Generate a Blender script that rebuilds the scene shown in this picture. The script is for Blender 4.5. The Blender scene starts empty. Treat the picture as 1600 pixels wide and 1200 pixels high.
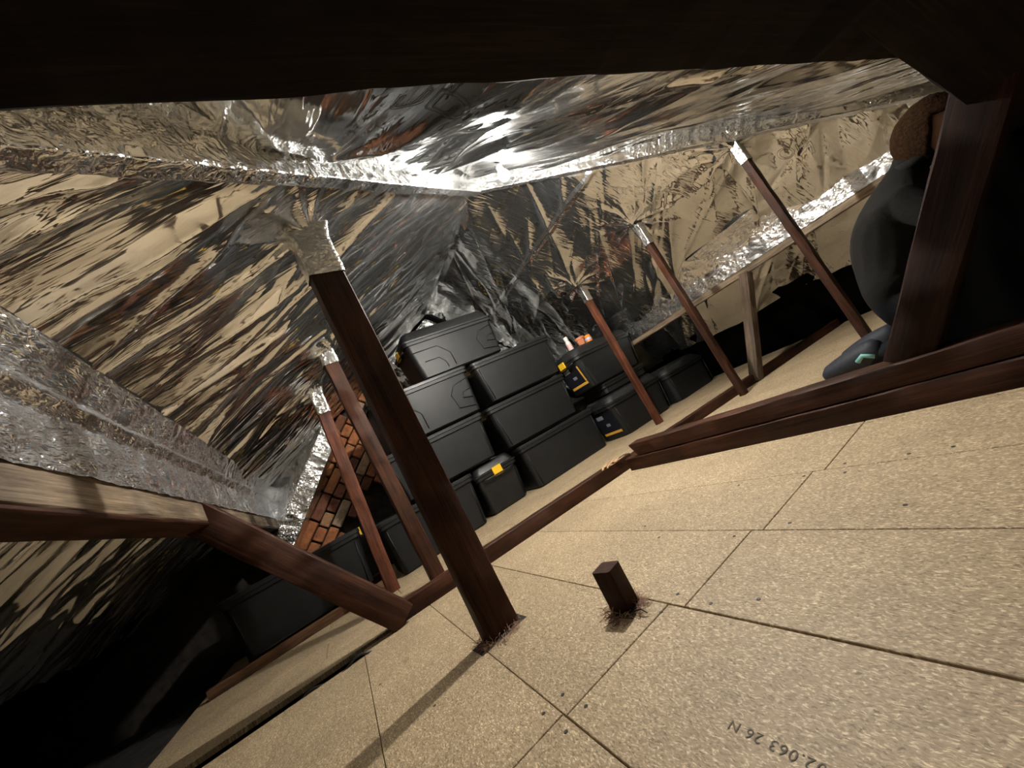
import bpy, bmesh, math, random
import numpy as np
from mathutils import Vector, Matrix

random.seed(7)
SC = bpy.context.scene
COL = SC.collection

# ------------------------------------------------------------------ camera
F_PX = 597.0
MROT = np.array([[0.792, -0.359, 0.493], [-0.383, 0.336, 0.860], [-0.474, -0.871, 0.128]])
_u, _s, _v = np.linalg.svd(MROT)
MROT = _u @ _v
cam_d = bpy.data.cameras.new('camera')
cam = bpy.data.objects.new('camera', cam_d)
COL.objects.link(cam)
cam_d.sensor_width = 36.0
cam_d.lens = F_PX / 1600.0 * 36.0
cam_d.clip_start = 0.02
cam_d.clip_end = 60
cam.matrix_world = Matrix((
    (MROT[0, 0], -MROT[0, 1], -MROT[0, 2], 0.0),
    (MROT[1, 0], -MROT[1, 1], -MROT[1, 2], 0.0),
    (MROT[2, 0], -MROT[2, 1], -MROT[2, 2], 0.5),
    (0, 0, 0, 1)))
SC.camera = cam

# ------------------------------------------------------------------ world, exposure
w = bpy.data.worlds.new('world')
SC.world = w
w.use_nodes = True
w.node_tree.nodes['Background'].inputs[0].default_value = (0.02, 0.018, 0.016, 1)
w.node_tree.nodes['Background'].inputs[1].default_value = 0.02
SC.view_settings.view_transform = 'Standard'
SC.view_settings.look = 'None'
SC.view_settings.exposure = 0.0
SC.view_settings.gamma = 1.0
SC.view_settings.use_curve_mapping = False
LAMP = (1.436, 1.464, 1.815)          # the bare bulb hanging just under the ridge end
LAMP_POWER = 152.0
LAMP_COLOR = (1.0, 0.95, 0.87)

# ------------------------------------------------------------------ roof geometry (floor top is z = 0)
XR, YR, ZR = 1.72, 2.076, 2.30
TL, TR, TH = 0.54, 0.85, 0.713
GY = 4.25


def zA(x): return ZR - TL * (XR - x)
def zB(x): return ZR - TR * (x - XR)
def zH(y): return ZR - TH * (YR - y)


# ------------------------------------------------------------------ materials
def mat_new(name):
    m = bpy.data.materials.new(name)
    m.use_nodes = True
    nt = m.node_tree
    b = nt.nodes['Principled BSDF']
    return m, nt, b


def nd(nt, typ, **kw):
    n = nt.nodes.new(typ)
    for k, v in kw.items():
        if k.startswith('i_'):
            n.inputs[k[2:]].default_value = v
        else:
            setattr(n, k, v)
    return n


def ramp(nt, pts):
    r = nt.nodes.new('ShaderNodeValToRGB')
    e = r.color_ramp.elements
    while len(e) < len(pts):
        e.new(0.5)
    for i, (p, c) in enumerate(pts):
        e[i].position = p
        e[i].color = (c[0], c[1], c[2], 1)
    return r


def mix(nt, fac, a, b, blend='MIX'):
    n = nt.nodes.new('ShaderNodeMix')
    n.data_type = 'RGBA'
    n.blend_type = blend
    for sock, val in ((n.inputs[0], fac), (n.inputs[6], a), (n.inputs[7], b)):
        if hasattr(val, 'links'):
            nt.links.new(val, sock)
        elif isinstance(val, (int, float)):
            sock.default_value = val
        else:
            sock.default_value = (val[0], val[1], val[2], 1)
    return n.outputs[2]


def wood_mat(name, dark, light, axis=0, scale=1.0, rough=0.6, bump=0.35):
    m, nt, b = mat_new(name)
    tc = nd(nt, 'ShaderNodeTexCoord')
    mp = nd(nt, 'ShaderNodeMapping')
    s = [14 * scale] * 3
    s[axis] = 0.9 * scale
    mp.inputs['Scale'].default_value = s
    oi = nd(nt, 'ShaderNodeObjectInfo')
    sh = nd(nt, 'ShaderNodeVectorMath', operation='MULTIPLY_ADD')
    sh.inputs[1].default_value = (9.0, 7.0, 5.0)
    nt.links.new(oi.outputs['Random'], sh.inputs[0])
    nt.links.new(tc.outputs['Object'], sh.inputs[2])
    nt.links.new(sh.outputs[0], mp.inputs['Vector'])
    n1 = nd(nt, 'ShaderNodeTexNoise', i_Scale=2.2, i_Detail=9.0, i_Roughness=0.65, i_Distortion=0.5)
    nt.links.new(mp.outputs[0], n1.inputs['Vector'])
    n2 = nd(nt, 'ShaderNodeTexNoise', i_Scale=5.0, i_Detail=5.0)
    nt.links.new(tc.outputs['Object'], n2.inputs['Vector'])
    r1 = ramp(nt, [(0.3, dark), (0.72, light)])
    nt.links.new(n1.outputs[0], r1.inputs[0])
    mp2 = nd(nt, 'ShaderNodeMapping')
    s2 = [110 * scale] * 3
    s2[axis] = 3.0 * scale
    mp2.inputs['Scale'].default_value = s2
    nt.links.new(sh.outputs[0], mp2.inputs['Vector'])
    n3 = nd(nt, 'ShaderNodeTexNoise', i_Scale=2.0, i_Detail=6.0, i_Roughness=0.7)
    nt.links.new(mp2.outputs[0], n3.inputs['Vector'])
    r3 = ramp(nt, [(0.36, (0.55, 0.52, 0.5)), (0.56, (1.05, 1.05, 1.05)), (0.74, (1.7, 1.6, 1.5))])
    nt.links.new(n3.outputs[0], r3.inputs[0])
    r2 = ramp(nt, [(0.35, (0.55, 0.55, 0.55)), (0.7, (1.1, 1.05, 1.0))])
    nt.links.new(n2.outputs[0], r2.inputs[0])
    c = mix(nt, 1.0, r1.outputs[0], r2.outputs[0], 'MULTIPLY')
    c = mix(nt, 1.0, c, r3.outputs[0], 'MULTIPLY')
    nt.links.new(c, b.inputs['Base Color'])
    b.inputs['Roughness'].default_value = rough
    b.inputs['Specular IOR Level'].default_value = 0.18
    bp = nd(nt, 'ShaderNodeBump', i_Strength=bump, i_Distance=0.004)
    nt.links.new(n1.outputs[0], bp.inputs['Height'])
    nt.links.new(bp.outputs[0], b.inputs['Normal'])
    return m


M = {}
M['wood'] = wood_mat('stained timber', (0.016, 0.0052, 0.0024), (0.094, 0.036, 0.0175))
M['wood_red'] = wood_mat('reddish timber', (0.05, 0.014, 0.007), (0.19, 0.070, 0.037))
M['wood_pale'] = wood_mat('pale grey timber', (0.15, 0.115, 0.080), (0.36, 0.29, 0.21), 0, 1.0, 0.7, 0.2)
M['wood_grey'] = wood_mat('grey brown timber', (0.06, 0.04, 0.027), (0.18, 0.13, 0.09))
M['wood_tan'] = wood_mat('light brown timber', (0.08, 0.04, 0.02), (0.24, 0.13, 0.07))
M['splinter'] = wood_mat('raw split wood', (0.40, 0.25, 0.13), (0.70, 0.50, 0.30))
M['wood_unlit'] = wood_mat('unlit timber tone', (0.005, 0.003, 0.0022), (0.020, 0.013, 0.009), 0, 1.0, 0.85)  # near-black base colour carries the shade of beam faces turned from the lamp
M['wood_shaded'] = wood_mat('shaded stained timber', (0.008, 0.003, 0.0016), (0.042, 0.015, 0.008), 0, 1.0, 0.75)  # darker copy of the stained timber, the strut's backlit shade painted in

# foil
def foil_mat(name, rough, fine, stretch, rotz, strength, base=(0.78, 0.79, 0.79), sheen=0.10, patch=1.6, dist=0.012):
    """Metal film: geometry gives the big folds, the bump the fine wrinkles drawn out along the pull."""
    m, nt, b = mat_new(name)
    tc = nd(nt, 'ShaderNodeTexCoord')
    b.inputs['Metallic'].default_value = 1.0
    b.inputs['Base Color'].default_value = (*base, 1)
    b.inputs['Roughness'].default_value = rough
    mp = nd(nt, 'ShaderNodeMapping')
    mp.inputs['Rotation'].default_value = (0, 0, rotz)
    mp.inputs['Scale'].default_value = stretch
    nt.links.new(tc.outputs['Object'], mp.inputs['Vector'])
    n1 = nd(nt, 'ShaderNodeTexNoise', i_Scale=fine, i_Detail=2.5, i_Roughness=0.5, i_Distortion=0.6)
    nt.links.new(mp.outputs[0], n1.inputs['Vector'])
    sb = nd(nt, 'ShaderNodeMath', operation='SUBTRACT'); sb.inputs[1].default_value = 0.5
    nt.links.new(n1.outputs[0], sb.inputs[0])
    ab = nd(nt, 'ShaderNodeMath', operation='ABSOLUTE')
    nt.links.new(sb.outputs[0], ab.inputs[0])
    # crumple cells
    v = nd(nt, 'ShaderNodeTexVoronoi', feature='F1', i_Scale=fine * 2.2)
    nt.links.new(mp.outputs[0], v.inputs['Vector'])
    ma = nd(nt, 'ShaderNodeMath', operation='MULTIPLY_ADD')
    ma.inputs[1].default_value = 0.10
    nt.links.new(v.outputs['Distance'], ma.inputs[0])
    nt.links.new(ab.outputs[0], ma.inputs[2])
    pn = nd(nt, 'ShaderNodeTexNoise', i_Scale=patch, i_Detail=2.0)
    nt.links.new(tc.outputs['Object'], pn.inputs['Vector'])
    pr_ = ramp(nt, [(0.36, (0.12, 0.12, 0.12)), (0.62, (1, 1, 1))])
    nt.links.new(pn.outputs[0], pr_.inputs[0])
    mu = nd(nt, 'ShaderNodeMath', operation='MULTIPLY')
    nt.links.new(ma.outputs[0], mu.inputs[0]); nt.links.new(pr_.outputs[0], mu.inputs[1])
    bp = nd(nt, 'ShaderNodeBump', i_Strength=strength, i_Distance=dist)
    nt.links.new(mu.outputs[0], bp.inputs['Height'])
    nt.links.new(bp.outputs[0], b.inputs['Normal'])
    # the woven, plastic-coated film also scatters a broad sheen
    b3 = nd(nt, 'ShaderNodeBsdfPrincipled')
    b3.inputs['Metallic'].default_value = 1.0
    b3.inputs['Base Color'].default_value = (*base, 1)
    b3.inputs['Roughness'].default_value = 0.42
    nt.links.new(bp.outputs[0], b3.inputs['Normal'])
    ms = nd(nt, 'ShaderNodeMixShader')
    ms.inputs[0].default_value = sheen
    nt.links.new(b.outputs[0], ms.inputs[1])
    nt.links.new(b3.outputs[0], ms.inputs[2])
    nt.links.new(ms.outputs[0], nt.nodes['Material Output'].inputs['Surface'])
    return m


M['foil_A'] = foil_mat('silver foil, left slope', 0.075, 1.0, (3.0, 26.0, 3.0), 0.10, 0.75)
M['foil_B'] = foil_mat('silver foil, right slope', 0.075, 1.0, (4.0, 22.0, 4.0), 0.75, 0.75)
M['foil_H'] = foil_mat('silver foil, hip slope', 0.075, 1.0, (20.0, 3.0, 3.0), -0.15, 0.6)
M['foil_wrap'] = foil_mat('crumpled foil wrap', 0.13, 1.0, (34.0, 30.0, 34.0), 0.0, 1.0, sheen=0.15, patch=7.0, dist=0.02)
M['foil_run'] = foil_mat('rippled foil wrap', 0.13, 1.0, (64.0, 20.0, 64.0), 0.0, 1.0, base=(0.86, 0.87, 0.88), sheen=0.20, patch=5.0, dist=0.02)

m, nt, b = mat_new('foil print ink')
b.inputs['Base Color'].default_value = (0.05, 0.042, 0.035, 1)
b.inputs['Roughness'].default_value = 0.6
M['ink'] = m

# chipboard
m, nt, b = mat_new('chipboard')
tc = nd(nt, 'ShaderNodeTexCoord')
n0 = nd(nt, 'ShaderNodeTexNoise', i_Scale=60.0, i_Detail=3.0)
nt.links.new(tc.outputs['Object'], n0.inputs['Vector'])
mxv = nd(nt, 'ShaderNodeMix', data_type='VECTOR')
mxv.inputs[0].default_value = 0.012
nt.links.new(tc.outputs['Object'], mxv.inputs[4])
nt.links.new(n0.outputs['Color'], mxv.inputs[5])
cols = None
layers = []
for ang, sc1 in ((0.5, 1.0), (1.6, 1.15), (2.7, 0.9)):
    mp = nd(nt, 'ShaderNodeMapping')
    mp.inputs['Rotation'].default_value = (0, 0, ang)
    mp.inputs['Scale'].default_value = (560 * sc1, 190 * sc1, 1)
    nt.links.new(mxv.outputs[1], mp.inputs['Vector'])
    v = nd(nt, 'ShaderNodeTexVoronoi', i_Scale=1.0, voronoi_dimensions='2D')
    nt.links.new(mp.outputs[0], v.inputs['Vector'])
    sp = nd(nt, 'ShaderNodeSeparateColor')
    nt.links.new(v.outputs['Color'], sp.inputs[0])
    layers.append(sp)
av = nd(nt, 'ShaderNodeMath', operation='ADD')
nt.links.new(layers[0].outputs[0], av.inputs[0])
nt.links.new(layers[1].outputs[0], av.inputs[1])
av2 = nd(nt, 'ShaderNodeMath', operation='ADD')
nt.links.new(av.outputs[0], av2.inputs[0])
nt.links.new(layers[2].outputs[0], av2.inputs[1])
dv = nd(nt, 'ShaderNodeMath', operation='DIVIDE')
nt.links.new(av2.outputs[0], dv.inputs[0])
dv.inputs[1].default_value = 3.0
rp = ramp(nt, [(0.10, (0.15, 0.105, 0.055)), (0.40, (0.352, 0.268, 0.168)), (0.62, (0.422, 0.328, 0.210)), (0.86, (0.80, 0.67, 0.47))])
nt.links.new(dv.outputs[0], rp.inputs[0])
nb = nd(nt, 'ShaderNodeTexNoise', i_Scale=3.0, i_Detail=5.0, i_Roughness=0.6)
nt.links.new(tc.outputs['Object'], nb.inputs['Vector'])
rb = ramp(nt, [(0.3, (0.82, 0.80, 0.78)), (0.7, (1.08, 1.07, 1.04))])
nt.links.new(nb.outputs[0], rb.inputs[0])
c1 = mix(nt, 1.0, rp.outputs[0], rb.outputs[0], 'MULTIPLY')
oi = nd(nt, 'ShaderNodeObjectInfo')
ro = ramp(nt, [(0.0, (0.93, 0.92, 0.90)), (1.0, (1.06, 1.05, 1.03))])
nt.links.new(oi.outputs['Random'], ro.inputs[0])
c2 = mix(nt, 1.0, c1, ro.outputs[0], 'MULTIPLY')
# scattered dark specks
vs = nd(nt, 'ShaderNodeTexVoronoi', i_Scale=16.0)
nt.links.new(tc.outputs['Object'], vs.inputs['Vector'])
rs = ramp(nt, [(0.03, (1, 1, 1)), (0.05, (0, 0, 0))])
nt.links.new(vs.outputs['Distance'], rs.inputs[0])
c3 = mix(nt, rs.outputs[0], c2, (0.12, 0.08, 0.05))
nt.links.new(c3, b.inputs['Base Color'])
b.inputs['Roughness'].default_value = 0.62
bp = nd(nt, 'ShaderNodeBump', i_Strength=0.12, i_Distance=0.001)
nt.links.new(dv.outputs[0], bp.inputs['Height'])
nt.links.new(bp.outputs[0], b.inputs['Normal'])
M['chipboard'] = m


def plain(name, col, rough=0.5, metal=0.0, noise=0.0, nscale=30.0, bump=0.0, spec=0.5):
    m, nt, b = mat_new(name)
    b.inputs['Roughness'].default_value = rough
    b.inputs['Metallic'].default_value = metal
    b.inputs['Specular IOR Level'].default_value = spec
    tc = nd(nt, 'ShaderNodeTexCoord')
    n1 = nd(nt, 'ShaderNodeTexNoise', i_Scale=nscale, i_Detail=5.0)
    nt.links.new(tc.outputs['Object'], n1.inputs['Vector'])
    lo = tuple(c * (1 - noise) for c in col)
    hi = tuple(min(1, c * (1 + noise)) for c in col)
    r = ramp(nt, [(0.3, lo), (0.7, hi)])
    nt.links.new(n1.outputs[0], r.inputs[0])
    nt.links.new(r.outputs[0], b.inputs['Base Color'])
    if bump:
        bp = nd(nt, 'ShaderNodeBump', i_Strength=bump, i_Distance=0.003)
        nt.links.new(n1.outputs[0], bp.inputs['Height'])
        nt.links.new(bp.outputs[0], b.inputs['Normal'])
    return m


M['plastic'] = plain('black plastic', (0.0062, 0.0068, 0.0074), 0.48, 0, 0.25, 14, 0.05, 0.4)
M['plastic_lid'] = plain('black lid plastic', (0.0095, 0.0100, 0.0104), 0.42, 0, 0.25, 20, 0.06, 0.5)
M['yellow'] = plain('yellow plastic', (0.85, 0.50, 0.02), 0.4, 0, 0.05)
M['sticker'] = plain('dark printed sticker', (0.012, 0.013, 0.02), 0.35)
M['sticker_y'] = plain('orange sticker print', (0.80, 0.42, 0.06), 0.45)
M['sticker_w'] = plain('pale sticker print', (0.20, 0.22, 0.27), 0.45)
M['subfloor'] = plain('dark void', (0.02, 0.015, 0.011), 0.9, 0, 0.4, 8)
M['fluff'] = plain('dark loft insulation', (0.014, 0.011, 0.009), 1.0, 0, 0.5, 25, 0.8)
M['tuft'] = plain('grey brown fibre', (0.36, 0.23, 0.16), 1.0, 0, 0.4, 60)
M['mortar'] = plain('dark mortar', (0.030, 0.024, 0.018), 0.95, 0, 0.5, 18, 0.6)  # even dark tone for the slab behind the bricks
M['cable'] = plain('black cable', (0.012, 0.012, 0.012), 0.4)
M['screw'] = plain('steel screw', (0.045, 0.042, 0.040), 0.5, 0.3)
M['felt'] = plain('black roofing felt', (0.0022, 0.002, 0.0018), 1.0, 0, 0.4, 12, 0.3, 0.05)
M['white_plastic'] = plain('white plastic', (0.75, 0.74, 0.70), 0.35)
M['pink'] = plain('pink label', (0.75, 0.45, 0.42), 0.5)
M['terracotta'] = plain('terracotta', (0.55, 0.19, 0.09), 0.7, 0, 0.12, 40)
M['orange'] = plain('orange plastic', (0.85, 0.28, 0.02), 0.35)
M['blue_print'] = plain('blue white print', (0.45, 0.52, 0.80), 0.4)
M['shoe'] = plain('navy shoe fabric', (0.006, 0.008, 0.016), 0.7, 0, 0.3, 60, 0.2)
M['sole'] = plain('teal shoe trim', (0.18, 0.42, 0.40), 0.5)
M['hair'] = plain('brown hair', (0.022, 0.011, 0.005), 0.9, 0, 0.5, 120, 0.9, 0.05)

# brick (per-brick tint from the object's random value)
m, nt, b = mat_new('old brick')
oi = nd(nt, 'ShaderNodeObjectInfo')
r1 = ramp(nt, [(0.0, (0.15, 0.065, 0.04)), (0.25, (0.34, 0.13, 0.06)), (0.5, (0.46, 0.18, 0.07)), (0.75, (0.40, 0.22, 0.11)), (0.93, (0.40, 0.30, 0.20)), (1.0, (0.48, 0.38, 0.27))])
nt.links.new(oi.outputs['Random'], r1.inputs[0])
tc = nd(nt, 'ShaderNodeTexCoord')
ge = nd(nt, 'ShaderNodeNewGeometry')
n1 = nd(nt, 'ShaderNodeTexNoise', i_Scale=22.0, i_Detail=8.0, i_Roughness=0.7)
nt.links.new(ge.outputs['Position'], n1.inputs['Vector'])
r2 = ramp(nt, [(0.3, (0.45, 0.42, 0.40)), (0.65, (1.15, 1.1, 1.05))])
nt.links.new(n1.outputs[0], r2.inputs[0])
nt.links.new(mix(nt, 1.0, r1.outputs[0], r2.outputs[0], 'MULTIPLY'), b.inputs['Base Color'])
b.inputs['Roughness'].default_value = 0.9
bp = nd(nt, 'ShaderNodeBump', i_Strength=0.6, i_Distance=0.004)
nt.links.new(n1.outputs[0], bp.inputs['Height'])
nt.links.new(bp.outputs[0], b.inputs['Normal'])
M['brick'] = m

# bulb glass that gives the light
m, nt, b = mat_new('lit bulb')
b.inputs['Base Color'].default_value = (0.9, 0.9, 0.88, 1)
b.inputs['Emission Color'].default_value = (*LAMP_COLOR, 1)
BULB_R = 0.030
b.inputs['Emission Strength'].default_value = LAMP_POWER / (4 * math.pi * BULB_R ** 2 * math.pi)
M['bulb'] = m


# ------------------------------------------------------------------ scene helpers
def tag(o, label=None, cat=None, group=None, kind=None):
    if label: o['label'] = label
    if cat: o['category'] = cat
    if group: o['group'] = group
    if kind: o['kind'] = kind
    return o


def link(name, me, mat, parent=None):
    o = bpy.data.objects.new(name, me)
    COL.objects.link(o)
    if mat is not None and len(me.materials) == 0:
        me.materials.append(mat)
    if parent is not None:
        o.parent = parent
    return o


def empty(name, loc=(0, 0, 0), rz=0.0):
    o = bpy.data.objects.new(name, None)
    COL.objects.link(o)
    o.location = loc
    o.rotation_euler = (0, 0, rz)
    o.empty_display_size = 0.05
    return o


def mesh(name, verts, faces, smooth=False):
    me = bpy.data.meshes.new(name)
    me.from_pydata([tuple(map(float, v)) for v in verts], [], faces)
    me.update()
    if smooth:
        me.polygons.foreach_set('use_smooth', [True] * len(me.polygons))
    return me


def grid_mesh(name, P, smooth=True):
    """P: (n, m, 3) array of points -> a quad grid."""
    n, m_, _ = P.shape
    nv = n * m_
    me = bpy.data.meshes.new(name)
    idx = np.arange(nv).reshape(n, m_)
    q = np.stack([idx[:-1, :-1], idx[1:, :-1], idx[1:, 1:], idx[:-1, 1:]], -1).reshape(-1, 4)
    nf = len(q)
    me.vertices.add(nv)
    me.vertices.foreach_set('co', P.reshape(-1).astype(np.float32))
    me.loops.add(nf * 4)
    me.loops.foreach_set('vertex_index', q.reshape(-1).astype(np.int32))
    me.polygons.add(nf)
    me.polygons.foreach_set('loop_start', (np.arange(nf) * 4).astype(np.int32))
    me.polygons.foreach_set('use_smooth', np.full(nf, smooth))
    me.update(calc_edges=True)
    me.validate()
    return me


class MB:
    def __init__(self):
        self.v, self.f = [], []

    def add(self, vs, fs):
        k = len(self.v)
        self.v += [tuple(map(float, p)) for p in vs]
        self.f += [tuple(i + k for i in q) for q in fs]

    def box(self, x0, x1, y0, y1, z0, z1):
        self.add([(x0, y0, z0), (x1, y0, z0), (x1, y1, z0), (x0, y1, z0), (x0, y0, z1), (x1, y0, z1), (x1, y1, z1), (x0, y1, z1)],
                 [(0, 3, 2, 1), (4, 5, 6, 7), (0, 1, 5, 4), (1, 2, 6, 5), (2, 3, 7, 6), (3, 0, 4, 7)])

    def loft(self, rings, cap=True):
        n = len(rings[0])
        k = len(self.v)
        for r in rings:
            self.v += [tuple(map(float, p)) for p in r]
        for i in range(len(rings) - 1):
            for j in range(n):
                a, b2 = k + i * n + j, k + i * n + (j + 1) % n
                self.f.append((a, b2, b2 + n, a + n))
        if cap:
            self.f.append(tuple(k + j for j in reversed(range(n))))
            self.f.append(tuple(k + (len(rings) - 1) * n + j for j in range(n)))

    def tube(self, pts, r, n=6, taper=None):
        pts = [Vector(p) for p in pts]
        rings = []
        up = Vector((0, 0, 1))
        for i, p in enumerate(pts):
            t = (pts[min(i + 1, len(pts) - 1)] - pts[max(i - 1, 0)]).normalized()
            a = t.cross(up)
            if a.length < 1e-3:
                a = t.cross(Vector((1, 0, 0)))
            a.normalize()
            b2 = t.cross(a).normalized()
            rr = r if taper is None else r * (1 + (taper - 1) * i / max(1, len(pts) - 1))
            rings.append([p + (a * math.cos(2 * math.pi * j / n) + b2 * math.sin(2 * math.pi * j / n)) * rr for j in range(n)])
        self.loft(rings)

    def lathe(self, prof, c=(0, 0, 0), n=20, axis='z'):
        rings = []
        for r, h in prof:
            ring = []
            for j in range(n):
                a = 2 * math.pi * j / n
                if axis == 'z':
                    ring.append((c[0] + r * math.cos(a), c[1] + r * math.sin(a), c[2] + h))
                else:
                    ring.append((c[0] + r * math.cos(a), c[1] + h, c[2] - r * math.sin(a)))
            rings.append(ring)
        self.loft(rings)

    def build(self, name, mat, parent=None, smooth=False, angle=None):
        me = mesh(name, self.v, self.f, smooth)
        if angle is not None:
            me.polygons.foreach_set('use_smooth', [True] * len(me.polygons))
            try:
                me.set_sharp_from_angle(angle=math.radians(angle))
            except Exception:
                pass
        return link(name, me, mat, parent)


# 2-D gradient noise in numpy -------------------------------------------------
_rng = np.random.RandomState(11)
_perm = _rng.permutation(512)
_perm = np.concatenate([_perm, _perm])
_ang = _rng.rand(512) * 2 * np.pi
_gx, _gy = np.cos(_ang), np.sin(_ang)


def gn(x, y, seed=0):
    x = np.asarray(x, float) + seed * 17.31
    y = np.asarray(y, float) + seed * 5.77
    xi, yi = np.floor(x).astype(int), np.floor(y).astype(int)
    xf, yf = x - xi, y - yi
    u = xf * xf * xf * (xf * (xf * 6 - 15) + 10)
    v = yf * yf * yf * (yf * (yf * 6 - 15) + 10)

    def g(ix, iy, dx, dy):
        h = _perm[(_perm[ix & 511] + iy) & 511]
        return _gx[h] * dx + _gy[h] * dy
    a = g(xi, yi, xf, yf)
    b2 = g(xi + 1, yi, xf - 1, yf)
    c = g(xi, yi + 1, xf, yf - 1)
    d = g(xi + 1, yi + 1, xf - 1, yf - 1)
    return (a * (1 - u) + b2 * u) * (1 - v) + (c * (1 - u) + d * u) * v * 1.0


def tri(x):
    return 2 * np.abs(x - np.floor(x + 0.5))      # 0..1 sharp at both turns


def ridge(x, y, seed):
    return 1 - np.minimum(1, np.abs(gn(x, y, seed)) * 2.2)


def timber(name, p0, p1, wd, ht, mat, parent=None, up=(0, 0, 1), cham=0.004, wob=0.002, seg=None, cut0=0.0, cut1=0.0, seed=0):
    """A sawn timber from p0 to p1 (centre line); ht runs along 'up' as far as it can."""
    p0, p1, up = Vector(p0), Vector(p1), Vector(up)
    t = (p1 - p0)
    L = t.length
    t.normalize()
    side = t.cross(up).normalized()
    upv = side.cross(t).normalized()
    seg = seg or max(3, int(L / 0.06))
    a, b2 = wd / 2, ht / 2
    sec = [(-a + cham, -b2), (a - cham, -b2), (a, -b2 + cham), (a, b2 - cham), (a - cham, b2), (-a + cham, b2), (-a, b2 - cham), (-a, -b2 + cham)]
    mb = MB()
    rings = []
    rs = np.random.RandomState(seed + 3)
    ph = rs.rand(8) * 40
    for i in range(seg + 1):
        s = i / seg
        ring = []
        for j, (u, v) in enumerate(sec):
            du = wob * float(gn(s * L * 6 + ph[j // 2], ph[j] * 3.1, seed))
            dv = wob * float(gn(s * L * 9 + ph[j // 2], ph[j] * 1.7 + 9, seed + 1))
            sh = 0.0
            if i == 0: sh = cut0 * v
            if i == seg: sh = cut1 * v
            ring.append((s * L + sh, u + du, v + dv))
        rings.append(ring)
    mb.loft(rings)
    o = mb.build(name, mat, parent, angle=40)
    # local x = along the timber
    o.matrix_basis = Matrix(((t.x, side.x, upv.x, p0.x), (t.y, side.y, upv.y, p0.y), (t.z, side.z, upv.z, p0.z), (0, 0, 0, 1)))
    return o


# ------------------------------------------------------------------ the setting: floor
JX = [-1.07, -0.75, -0.43, -0.11, 0.211, 0.54, 0.85, 1.165, 1.49]
floor = MB()
floor.box(-3.2, 5.2, -1.6, 5.0, -0.16, -0.10)
floor = floor.build('floor', M['subfloor'])
tag(floor, 'pale chipboard loft floor of butted panels', kind='structure')
G = 0.0016


def panel(x0, x1, y0, y1, gx0=G, gx1=G, gy0=G, gy1=G, sk0=0.0, sk1=0.0):
    """sk0, sk1: how far the near and far ends shift in y over the panel's width."""
    mb = MB()
    x0 += gx0; x1 -= gx1; y0 += gy0; y1 -= gy1
    c = 0.0012
    def ring(d, z):
        return [(x0 + d, y0 + d, z), (x1 - d, y0 + sk0 + d, z), (x1 - d, y1 + sk1 - d, z), (x0 + d, y1 - d, z)]
    mb.loft([ring(0, -0.022), ring(0, -c), ring(c, 0)])
    return mb.build('chipboard_panel', M['chipboard'], floor)


def ybind(x): return 2.105 - 0.108 * x      # front face of the low beam


cross = [0.84, 0.83, 0.82, 0.80, 0.79, 0.745, 0.715, 0.684]
panels = {}
for i in range(len(JX) - 1):
    g0 = 0.0024 if JX[i] == 0.54 else G
    g1 = 0.0024 if JX[i + 1] == 0.54 else G
    gp = 0.09 if JX[i + 1] < 0.1 else 0.0
    panels[i, 1] = panel(JX[i], JX[i + 1], cross[i], ybind(JX[i]) - gp, g0 * 0.7, g1 * 0.7, sk1=ybind(JX[i + 1]) - ybind(JX[i]))
    hatch = -0.76 < JX[i] < 0.80            # the loft hatch the view is taken from
    panels[i, 0] = panel(JX[i], JX[i + 1], 0.13 if hatch else -0.42, cross[i], g0, g1)
    if not hatch:
        panels[i, 2] = panel(JX[i], JX[i + 1], -1.3, -0.42, g0, g1)
for i in range(9):
    x0 = 1.49 + i * 0.32
    x1 = min(4.34, x0 + 0.32)
    panel(x0, x1, 0.684, ybind(x0) + 0.01, sk1=ybind(x1) - ybind(x0))
    panel(x0, x1, -0.6, 0.684)
ys = [2.09, 2.41, 2.73, 3.05, 3.37, 3.69, 4.01, 4.24]
for j in range(len(ys) - 1):
    x = -1.06
    first = 0.78 if j % 2 else 1.22
    while x < 4.30:
        x1 = min(4.34, x + first)
        first = 1.22
        if j == 0:
            # the strip along the binder is cut to its slight skew
            panel(x, x1, ybind(x) + 0.055, ys[1], sk0=ybind(x1) - ybind(x))
        else:
            panel(x, x1, ys[j], ys[j + 1])
        x = x1

# screws at the panel corners
scr = MB()
scr.lathe([(0.0005, 0.0), (0.0045, 0.0), (0.0040, 0.0009), (0.0014, 0.0006)], n=10)
scr_me = mesh('screw_head', scr.v, scr.f)
scr_me.materials.append(M['screw'])
for (x, y) in [(0.238, 0.842), (0.246, 0.766), (0.188, 0.845), (0.19, 0.76), (0.575, 0.79), (0.565, 0.69), (0.51, 0.79), (0.82, 0.78), (1.14, 0.73), (0.88, 0.66), (1.19, 0.64), (1.13, 0.94), (0.81, 1.05), (0.88, 1.18), (1.195, 0.50), (1.20, 0.42), (0.94, 0.45), (1.13, 0.62), (0.03, 1.20), (-0.08, 1.6), (0.60, 0.60)]:
    best = None
    for k, p in panels.items():
        bb = [Vector(c) for c in p.bound_box]
        if bb[0].x < x < bb[6].x and bb[0].y < y < bb[6].y:
            best = p
    o = link('screw_head', scr_me, None, best or floor)
    o.location = (x, y, 0.0)


def text_mesh(s, size, space=1.0):
    cu = bpy.data.curves.new('txt', 'FONT')
    cu.body = s
    cu.size = size
    cu.space_character = space
    cu.resolution_u = 4
    o = bpy.data.objects.new('txt', cu)
    COL.objects.link(o)
    dg = bpy.context.evaluated_depsgraph_get()
    me = bpy.data.meshes.new_from_object(o.evaluated_get(dg))
    bpy.data.objects.remove(o)
    bpy.data.curves.remove(cu)
    return me


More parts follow.
